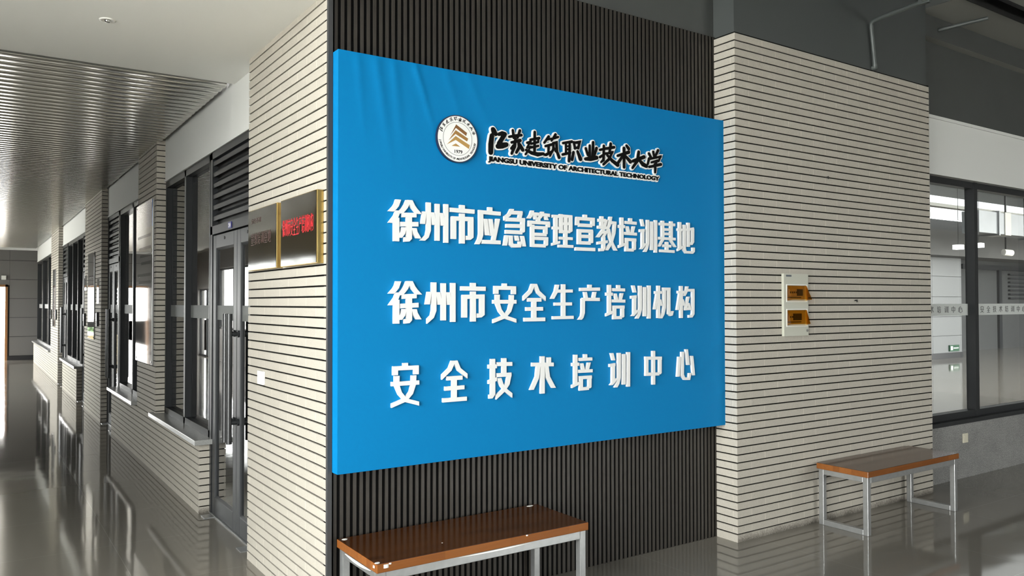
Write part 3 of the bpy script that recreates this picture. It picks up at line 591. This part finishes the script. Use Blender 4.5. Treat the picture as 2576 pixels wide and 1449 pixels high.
for i, ch in enumerate(s_):
    if ch == ' ': continue
    a = math.radians(188 + (352-188)*i/(len(s_)-1)); r = .1085
    vs, fs = text_verts(ch, .0148, .0004); cx_ = (min(v[0] for v in vs)+max(v[0] for v in vs))/2; cz_ = .0052
    tf = TF(1, -cx_, 1, -cz_, 1, a+math.pi/2, (EC[0]+r*math.cos(a), EC[1]+r*math.sin(a)))
    text_slab(b, [tf(*v) for v in vs], fs, fS, .0155, .0166)
adopt(b.build('ring_caption', M['ink']), SG).parent = emb
# brush-script name and the line in Latin capitals: black faces on white outline plates
I = TF(1, 0, 1, 0, 1)
pl = MB(); ik = MB()
for ch, sts in CA:
    brush(pl, sts, I, .018, fS, -.002, .011, 0, 14); brush(ik, sts, I, .0028, fS, .010, .0145, 0, 12)
adopt(pl.build('script_outline_plate', M['seal_white']), SG); adopt(ik.build('script_lettering', M['ink']), SG)
words = s_.split(); tot = len(s_)
pl = MB(); ik = MB()
X0, X1, Z0, Z1 = .897, 2.203, 2.3955, 2.4315
vs, fs = fit_text(s_, X0, X1, Z0, Z1, .042); text_slab(ik, vs, fs, fS, .010, .0145)
# white plate: every glyph outline thickened by dilating it in eight directions
for k in range(12):
    a = 2*math.pi*k/12; text_slab(pl, [(u+.0085*math.cos(a), w+.0085*math.sin(a)) for u, w in vs], fs, fS, -.002, .0105-.00003*k)
adopt(pl.build('caption_outline_plate', M['seal_white']), SG); adopt(ik.build('caption_lettering', M['ink']), SG)
# ================================================================ plaques on the brick corner
fL = lambda u, w, d: (-d, u, w)          # on the wall plane x=0, u = y; text reads towards decreasing y
def plaque(y0, y1, z0, z1, label, texts):
    p = empty('wall_plaque', (0, (y0+y1)/2, z0)); tag(p, label, 'plaque', 'brass plaques by the door')
    MB_ = MB().box(-.036, 0, y0, y1, z0, z1); adopt(MB_.build('edge', M['brass'], bevel=.002), p)
    f = MB().box(-.0385, -.035, y0+.004, y1-.004, z0+.004, z1-.004); fo = adopt(f.build('face', M['plaque']), p)
    for s, ya, yb, za, zb, m in texts:
        b = MB(); n = len(s); st = (ya-yb)/n
        for i, ch in enumerate(s):
            c = ya - st*(i+.5)
            glyph(b, ch, -(c+st*.44), -(c-st*.44), za, zb, lambda u, w, d: (-.0385-d, -u, w), -.001, .0012, .68)
        adopt(b.build('lettering', M[m]), p)
    return p
plaque(.036, .592, 1.820, 2.190, 'dark mirror plaque with gold edge and red characters, nearest the blue sign', [('徐州市安全生产培训机构', .560, .076, 1.985, 2.075, 'red')])
plaque(.668, 1.222, 1.820, 2.190, 'dark mirror plaque with gold edge and faded lettering, beside the glass door', [('宣教培训基地', 1.16, .76, 1.975, 2.045, 'maroon'), ('安全技术', 1.15, .95, 2.105, 2.135, 'maroon')])
# ================================================================ switch on the brick corner, sockets
sw = empty('light_switch', (0, 1.035, 1.132)); tag(sw, 'small white switch box on the pale brick corner below the plaques', 'switch')
adopt(MB().box(-.020, 0, .985, 1.085, 1.130, 1.212).build('case', M['plastic'], bevel=.004), sw)
adopt(MB().box(-.024, -.019, 1.005, 1.065, 1.145, 1.197).build('rocker', M['plastic'], bevel=.003), sw)
def socket(y, x0, x1, z0, z1, label):
    p = empty('wall_socket', ((x0+x1)/2, y, z0)); tag(p, label, 'socket')
    adopt(MB().box(x0, x1, y-.010, y, z0, z1).build('cover_plate', M['cream_plastic'], bevel=.003), p)
    adopt(MB().box(x0+.018, x1-.018, y-.0125, y-.009, z0+.018, z1-.018).build('outlet', M['cream_plastic'], bevel=.002), p)
socket(-.032, 6.10, 6.19, .322, .408, 'cream wall socket on the grey granite wall under the window')
# ================================================================ distribution box on the pier
PY = -.181
db = empty('distribution_box', (3.455, PY, 1.378)); tag(db, 'ivory electrical distribution box with two amber flaps on the brick pier', 'distribution box')
BXa, BXb, BYf = 3.313, 3.592, PY-.020
bb = MB()
wins = [(3.345, 3.570, 1.628, 1.742), (3.345, 3.570, 1.452, 1.566)]
bb.box(BXa, BXb, BYf, PY, 1.742, 1.825).box(BXa, BXb, BYf, PY, 1.566, 1.628).box(BXa, BXb, BYf, PY, 1.378, 1.452)
for (a, b, c, d) in wins: bb.box(BXa, a, BYf, PY, c, d).box(b, BXb, BYf, PY, c, d)
adopt(bb.build('enclosure', M['ivory']), db)
for wi, (a, b, c, d) in enumerate(wins):
    w = MB()
    for q in ((a-.006, b+.006, c-.006, c), (a-.006, b+.006, d, d+.006), (a-.006, a, c, d), (b, b+.006, c, d)): w.box(q[0], q[1], BYf-.004, BYf, q[2], q[3])
    adopt(w.build('window_trim', M['plastic']), db)
    adopt(MB().box(a, b, PY-.004, PY-.001, c, d).build('inner_plate', M['breaker']), db)
    zc = (c+d)/2
    if wi == 0: spans = [(a+.035, .02, 0), (a+.057, .02, 0), (a+.079, .02, 0), (a+.101, .02, 0), (a+.13, .06, 1)]
    else: spans = [(a+.035, .018, 0), (a+.058, .018, 0), (a+.085, .09, 1)]
    for xx, ww, dk in spans:
        k = adopt(MB().box(xx, xx+ww, PY-.016, PY-.003, zc-.018, zc+.030).build('breaker', M['breaker_dark' if dk else 'breaker'], bevel=.001), db)
        adopt(MB().box(xx+ww*.25, xx+ww*.75, PY-.019, PY-.015, zc, zc+.012).build('toggle', M['breaker_dark']), db).parent = k
    adopt(MB().box(a+.02, b-.05, PY-.012, PY-.003, zc-.034, zc-.028).build('label_strip', M['breaker_dark']), db)
    out = .046 if wi == 0 else .032
    fl_ = MB(); t = .0022
    A0, A1 = (a+.002, BYf-.003, d-.003), (b-.002, BYf-.003, d-.003); C0, C1 = (a+.002, BYf-.003-out, c+.012), (b-.002, BYf-.003-out, c+.012); D0, D1 = (a+.002, BYf-.003, c+.004), (b-.002, BYf-.003, c+.004)
    fl_.add([A0, A1, C1, C0, D0, D1], [(0,1,2,3), (0,3,4), (1,5,2)])
    fo = fl_.build('flap', M['amber'], recalc=True)
    so = fo.modifiers.new('thick', 'SOLIDIFY'); so.thickness = t; adopt(fo, db)
adopt(MB().box(3.338, 3.398, BYf-.0012, BYf+.001, 1.803, 1.816).build('rating_label', mat('grey_print_label', (.10,.11,.13), .5)), db)
adopt(MB().tube([(3.572, BYf-.004, 1.415), (3.572, BYf+.002, 1.415)], .010, 16).build('lock', M['chrome']), db)
# ================================================================ benches
def bench(x0, x1, y0, y1, h, label, film=False):
    b = empty('bench', ((x0+x1)/2, (y0+y1)/2, 0)); tag(b, label, 'bench', 'benches with wooden seats and steel loop legs')
    T = .042; S = .038
    sb = MB().box(x0, x1, y0, y1, h-T, h, 1); sb.m[1] = 0
    adopt(sb.build('seat', [M['wood'], M['wood_edge']], bevel=.004), b)
    a0, a1, c0, c1 = x0+.012, x1-.012, y0+.010, y1-.010; zt = h-T
    for xa in (a0, a1-S):
        g = MB().box(xa, xa+S, c0, c0+S, 0, zt).box(xa, xa+S, c1-S, c1, 0, zt).box(xa, xa+S, c0+S, c1-S, 0, S).box(xa, xa+S, c0+S, c1-S, zt-S, zt)
        adopt(g.build('leg_frame', M['steel'], bevel=.0025), b)
    for ya in (c0, c1-S): adopt(MB().box(a0+S, a1-S, ya, ya+S, zt-S-.004, zt).build('rail', M['steel'], bevel=.0025), b)
    if film:
        n = 16
        for side in (0, 1):
            P = []
            for i in range(n+1):
                t = i/n
                if side == 0: xx = x0+.42+.42*t; dz = .006*math.sin(math.pi*t); P.append(((xx, y0-.001, h-T-.001), (xx, y0-.004, h-T-.001-dz)))
                else: yy = y0+.06+.30*t; dz = .012*math.sin(math.pi*t); P.append(((x0-.001, yy, h-T-.001), (x0-.005, yy, h-T-.001-dz)))
            f = MB().add([p for q in P for p in q], [(2*i, 2*i+2, 2*i+3, 2*i+1) for i in range(n)])
            adopt(f.build('peeling_film', M['plastic'], recalc=False), b)
        for (px, py, pz, sx, sy, sz) in ((x0+.012, y0+.02, h, .012, .010, .004), (x0+.045, y0-.001, h-.014, .012, .003, .016), (x0+.065, y0-.001, h-.006, .006, .003, .006), (x0-.001, y0+.03, h-.016, .003, .01, .010), (x0+.03, y1-.03, h, .014, .012, .003), (x1-.06, y1-.02, h, .022, .010, .003), (x0+.82, y0-.001, h-.004, .006, .003, .005), (x0+.40, y0+.12, h, .004, .004, .001)):
            f = MB().prism([(px+sx*math.cos(2*math.pi*i/7)*(1+.25*math.sin(3*i)), py+sy*math.sin(2*math.pi*i/7)) for i in range(7)], lambda u, w, d: (u, w, d), pz-sz*.5, pz+sz*.5)
            adopt(f.build('film_flake', M['plastic']), b)
    return b
bench(.047, 1.268, -.500, -.028, .452, 'wooden bench with flaking white film at its corners, under the blue sign', True)
b2 = bench(3.672, 4.898, -.606, -.200, .446, 'wooden bench with silver loop legs in front of the brick pier')
# ================================================================ ceiling downlight, conduits
dl = empty('downlight', (-.855, 1.055, 3.18)); tag(dl, 'small chrome recessed downlight in the white ceiling', 'light')
def lathe(prof, cx, cy, n=28):
    b = MB(); vs = [(cx+r*math.cos(2*math.pi*i/n), cy+r*math.sin(2*math.pi*i/n), z) for r, z in prof for i in range(n)]
    return b.add(vs, [(j*n+i, j*n+(i+1) % n, (j+1)*n+(i+1) % n, (j+1)*n+i) for j in range(len(prof)-1) for i in range(n)], 0, True)
adopt(lathe([(.042,3.1795),(.041,3.175),(.031,3.173),(.027,3.178),(.001,3.179)], -.855, 1.055).build('trim_ring', M['plastic']), dl)
adopt(lathe([(.001,3.165),(.011,3.166),(.015,3.171),(.015,3.178)], -.855, 1.055).build('lamp', M['chrome']), dl)
c1 = empty('conduit_pipe', (4.49, -.185, 3.49)); tag(c1, 'grey conduit pipe bent down over the brick pier top', 'pipe')
adopt(MB().tube([(4.492,-.190,3.505),(4.446,-.190,3.80),(4.440,-.194,3.832),(4.436,-.215,3.848),(4.434,-.25,3.852),(4.372,-.64,3.852)], .0165, 12).build('pipe', M['conduit']), c1)
adopt(MB().tube([(4.496,-.165,3.492),(4.494,-.19,3.494),(4.493,-.190,3.515)], .021, 10).build('elbow', M['conduit']), c1)
adopt(MB().box(4.352, 4.392, -.70, -.62, 3.832, 3.872).build('coupling', M['conduit'], bevel=.004), c1)
tag(MB().tube([(4.36,-.655,3.868),(4.30,-1.30,3.90)], .028, 12).build('conduit_pipe', M['conduit']), 'thick grey conduit running forward from the bent pipe under the dark ceiling', 'pipe')
tag(MB().tube([(5.63,-.105,4.035),(5.72,-.48,4.05)], .016, 10).build('conduit_pipe', M['conduit']), 'short grey conduit crossing below the dark beam above the window', 'pipe')
# ================================================================ right-hand window with its frosted name band
def big_window():
    z0, z1 = .535, 2.765; Y0, Y1 = .025, .105; g = MB()
    g.box(5.31, 13, Y0, Y1, z0, z0+.06).box(5.31, 13, Y0, Y1, z1-.06, z1)
    for xm in (5.34, 6.50, 7.72, 8.94, 10.16, 11.4, 12.97): g.box(xm-.030, xm+.030, Y0-.01, Y1, z0, z1)
    o = g.build('window_5', M['frame'], kind='structure')
    xs = [5.34, 6.50, 7.72, 8.94, 10.16, 11.4, 12.97]
    for a, b in zip(xs[:-1], xs[1:]):
        MB().box(a+.03, b-.03, .088, .096, z0+.06, z1-.06).build('pane', M['clear'], o)
        MB().box(a+.03, b-.03, .085, .0875, 1.4925, 1.603).build('frosted_band', M['frost'], o)
        t = MB(); n = 8; x_ = a+.10
        pit = .124
        xs_ = x_ if a > 6 else 5.28
        for i, ch in enumerate('安全技术培训中心'):
            c = (6.745+.1253*i) if abs(a-6.50) < .01 else ((5.43+.1283*i) if a < 6 else a+.17+.124*i)
            if c-.04 < a+.03: continue
            glyph(t, ch, c-.034, c+.034, 1.518, 1.580, lambda u, w, d: (u, .085-d, w), -.0005, .0008, .78)
        t.build('band_lettering', M['frost_ink'], o)
    return o
big_window()
# room seen through it
plane_box('wall_lobby_side', (5.22, 5.30, .2, 12, 0, 4.75), M['panel'])
lb = MB()
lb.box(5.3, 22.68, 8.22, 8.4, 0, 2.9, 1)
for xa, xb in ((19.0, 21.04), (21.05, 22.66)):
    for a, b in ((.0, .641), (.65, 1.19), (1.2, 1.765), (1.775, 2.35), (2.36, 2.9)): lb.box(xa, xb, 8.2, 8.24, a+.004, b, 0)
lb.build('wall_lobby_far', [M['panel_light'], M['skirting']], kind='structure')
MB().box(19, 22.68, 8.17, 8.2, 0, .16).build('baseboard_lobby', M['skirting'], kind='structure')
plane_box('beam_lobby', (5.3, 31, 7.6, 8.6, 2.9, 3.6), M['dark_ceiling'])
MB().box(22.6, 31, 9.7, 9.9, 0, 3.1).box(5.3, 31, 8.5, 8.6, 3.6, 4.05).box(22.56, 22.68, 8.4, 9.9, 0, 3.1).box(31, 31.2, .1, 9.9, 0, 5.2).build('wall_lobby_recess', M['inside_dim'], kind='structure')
fr_ = MB()
for xa in (26.0, 28.1, 30.2): fr_.box(xa, xa+.2, 9.62, 9.72, 0, 2.75)
fr_.box(25.6, 31, 9.6, 9.72, 2.72, 2.88)
for k in range(7): fr_.box(28.9, 30.1, 9.62, 9.70, 1.72+.14*k, 1.78+.14*k)
fr_.build('window_9', M['frame'], kind='structure')
plane_box('ceiling_lobby', (5.3, 31, .16, 12, 5.15, 5.25), M['dark_ceiling'])
MB().box(5.3, 31, 8.45, 8.5, 4.08, 4.72).build('window_10', M['skylight'], kind='structure')
MB().box(6, 30, 4.2, 6.2, 5.13, 5.15).build('window_11', M['skylight'], kind='structure')  # added glowing panel, out of view, to brighten the lobby
plane_box('wall_lobby_top', (5.3, 31, 8.5, 8.6, 4.72, 5.2), M['dark_paint'])
MB().box(5.3, 31, 7.75, 7.95, 4.26, 4.35).build('beam_clerestory', M['soffit'], kind='structure')
dk = empty('ventilation_duct', (21, 6, 3.26)); tag(dk, 'galvanised rectangular duct seen through the right-hand window', 'duct')
adopt(MB().box(18.3, 28, 5.6, 6.0, 3.28, 3.80).build('duct_body', M['galv']), dk)
for xx in (19.2, 21.25, 23.4): adopt(MB().box(xx, xx+.06, 5.56, 6.04, 3.24, 3.84).build('flange', M['galv']), dk)
adopt(MB().box(19.55, 19.85, 5.58, 6.02, 3.26, 3.82).build('sleeve', M['soffit']), dk)
for i, (xx, zz, lab) in enumerate(((20.12, 3.07, 'small white ceiling lamp under the dark beam, left of the window mullion'), (21.2, 3.16, 'small white ceiling lamp right of the window mullion, below the duct'))):
    lp = tag(MB().box(xx-.10, xx+.10, 6.9, 7.1, zz-.06, zz+.06).box(xx-.006, xx+.006, 6.995, 7.005, zz, 5.15, 1).build('pendant_lamp', [M['lampface'], M['black']]), lab, 'light')
cm = empty('security_camera', (22.73, 7.0, 3.0)); tag(cm, 'small pale security camera hanging below the duct behind the glass', 'camera')
adopt(MB().tube([(22.6, 7.0, 3.02), (22.86, 6.9, 3.0)], .09, 12).build('camera_body', M['plastic']), cm)
adopt(MB().box(22.72, 22.76, 6.98, 7.02, 3.0, 5.15).build('bracket', M['black']), cm)
ex = empty('exit_sign', (22.17, 8.2, .196)); tag(ex, 'small green exit sign low on the pale wall behind the right window', 'sign')
adopt(MB().box(21.90, 22.43, 8.16, 8.2, .196, .372).build('sign_case', M['green']), ex)
t = MB(); t.box(21.95, 22.06, 8.157, 8.16, .23, .34); t.box(22.11, 22.38, 8.157, 8.16, .272, .298); adopt(t.build('pictogram', M['seal_white']), ex)
# ================================================================ posters, notices, card readers on the corridor piers
def poster(y0, y1, z0, z1, label, header_blue):
    p = empty('poster_board', (-.004, (y0+y1)/2, z0)); tag(p, label, 'poster', 'glossy boards on the corridor piers')
    adopt(MB().box(-.016, -.0005, y0, y1, z0, z1).build('board', M['poster'], bevel=.002), p)
    if header_blue: adopt(MB().box(-.0185, -.015, y0+.01, y0+.30, z1-.27, z1-.01).build('header_print', M['poster_blue']), p)
    t = MB(); z = z1-.36; k = 0
    while z > z0+.75:
        t.box(-.0168, -.0155, y0+.07, y1-.10-.07*(k % 4), z, z+.030); z -= .075 if k % 3 else .12; k += 1
    adopt(t.build('text_print', M['poster_ink']), p)
    for yy in (y0+.03, y1-.03):
        for zz in (z0+.03, z1-.03): adopt(MB().tube([(-.021, yy, zz), (-.015, yy, zz)], .009, 10).build('screw_cap', M['chrome']), p)
poster(4.525, 5.440, 1.022, 2.640, 'tall glossy poster board with blue header on the nearest corridor pier', True)
poster(8.945, 9.66, 1.105, 2.357, 'narrow glossy board on the second corridor pier, bright with reflected daylight', False)
poster(15.33, 15.93, 1.137, 2.335, 'small glossy board on the farthest brick pier', False)
def reader(y, z, label):
    p = empty('card_reader', (0, y, z)); tag(p, label, 'card reader', 'card readers on the corridor piers')
    adopt(MB().box(-.030, 0, y-.045, y+.045, z-.10, z+.10).build('case', M['breaker_dark'], bevel=.006), p)
    adopt(MB().box(-.033, -.029, y-.03, y+.03, z-.02, z+.08).build('screen', M['poster']), p)
reader(8.56, 1.40, 'black card reader right of the board on the second corridor pier')
reader(10.08, 1.37, 'black card reader left of the board on the second corridor pier')
reader(15.06, 1.39, 'black card reader right of the board on the farthest brick pier')
reader(16.3, 1.385, 'black card reader left of the board on the farthest brick pier')
def notice(y, z0, z1, label): tag(MB().box(-.006, 0, y-.10, y+.10, z0, z1).build('notice_sheet', M['poster']), label, 'notice', 'notices beside the card readers')
notice(8.62, 1.62, 1.96, 'glossy notice sheet above the card reader, right of the second pier board')
notice(10.06, 1.82, 2.05, 'small glossy notice sheet above the card reader, left of the second pier board')
# far end: sensor, cabinet, planter
tag(MB().box(-.76, -.64, 23.14, 23.2, 2.30, 2.42).build('wall_sensor', M['plastic'], bevel=.01), 'small white wall box above the far doorway', 'sensor')
hc = empty('hydrant_cabinet', (.235, 22.8, .2)); tag(hc, 'narrow grey hydrant cabinet set in the far corner wall', 'cabinet')
adopt(MB().box(.222, .2455, 22.5, 23.1, .19, 1.83).build('cabinet_door', M['panel_light'], bevel=.004), hc)
adopt(MB().tube([(.214, 22.85, 1.30), (.223, 22.85, 1.30)], .05, 14).build('red_mark', mat('red_enamel', (.35,.02,.02), .4)), hc)
pt = empty('planter_box', (-1.05, 24.3, 0)); tag(pt, 'pale yellow planter box with green plants outside the far doorway', 'planter')
adopt(MB().box(-2.2, -.78, 24.2, 24.6, -.06, .62).build('box', M['planter'], bevel=.01), pt)
lf = MB()
for i in range(160):
    c = Vector((random.uniform(-2.1, -.85), random.uniform(24.22, 24.55), .62+random.random()*.22)); a = random.uniform(0, 6.28); d = Vector((math.cos(a), math.sin(a), .5))*.09; s2 = Vector((-math.sin(a), math.cos(a), 0))*.03
    lf.add([c-s2*.2, c+d*.5-s2, c+d, c+d*.5+s2], [(0,1,2,3)])
adopt(lf.build('foliage', M['leaf'], recalc=False), pt)
# door number plate
np_ = MB().box(XF0-.012, XF0-.006, 2.045, 2.125, 2.160, 2.206).build('number_plate', M['navy'], d1)
t = MB(); vs, fs = fit_text('214', -2.112, -2.058, 2.168, 2.198, .02); text_slab(t, vs, fs, lambda u, w, d: (XF0-.012-d, -u, w), 0, .001); t.build('number_lettering', M['seal_white'], np_)

def nail(x, z, label):
    n = tag(MB().tube([(x, PY-.022, z+.004), (x, PY+.004, z)], .005, 8).box(x-.004, x+.004, PY-.022, PY-.016, z-.012, z+.002).build('wall_hook', M['black']), label, 'hook')
nail(3.848, 2.556, 'small rusty hook in the brick pier, high above the distribution box')
nail(4.201, 1.632, 'small black hook in the brick pier, right of the distribution box')
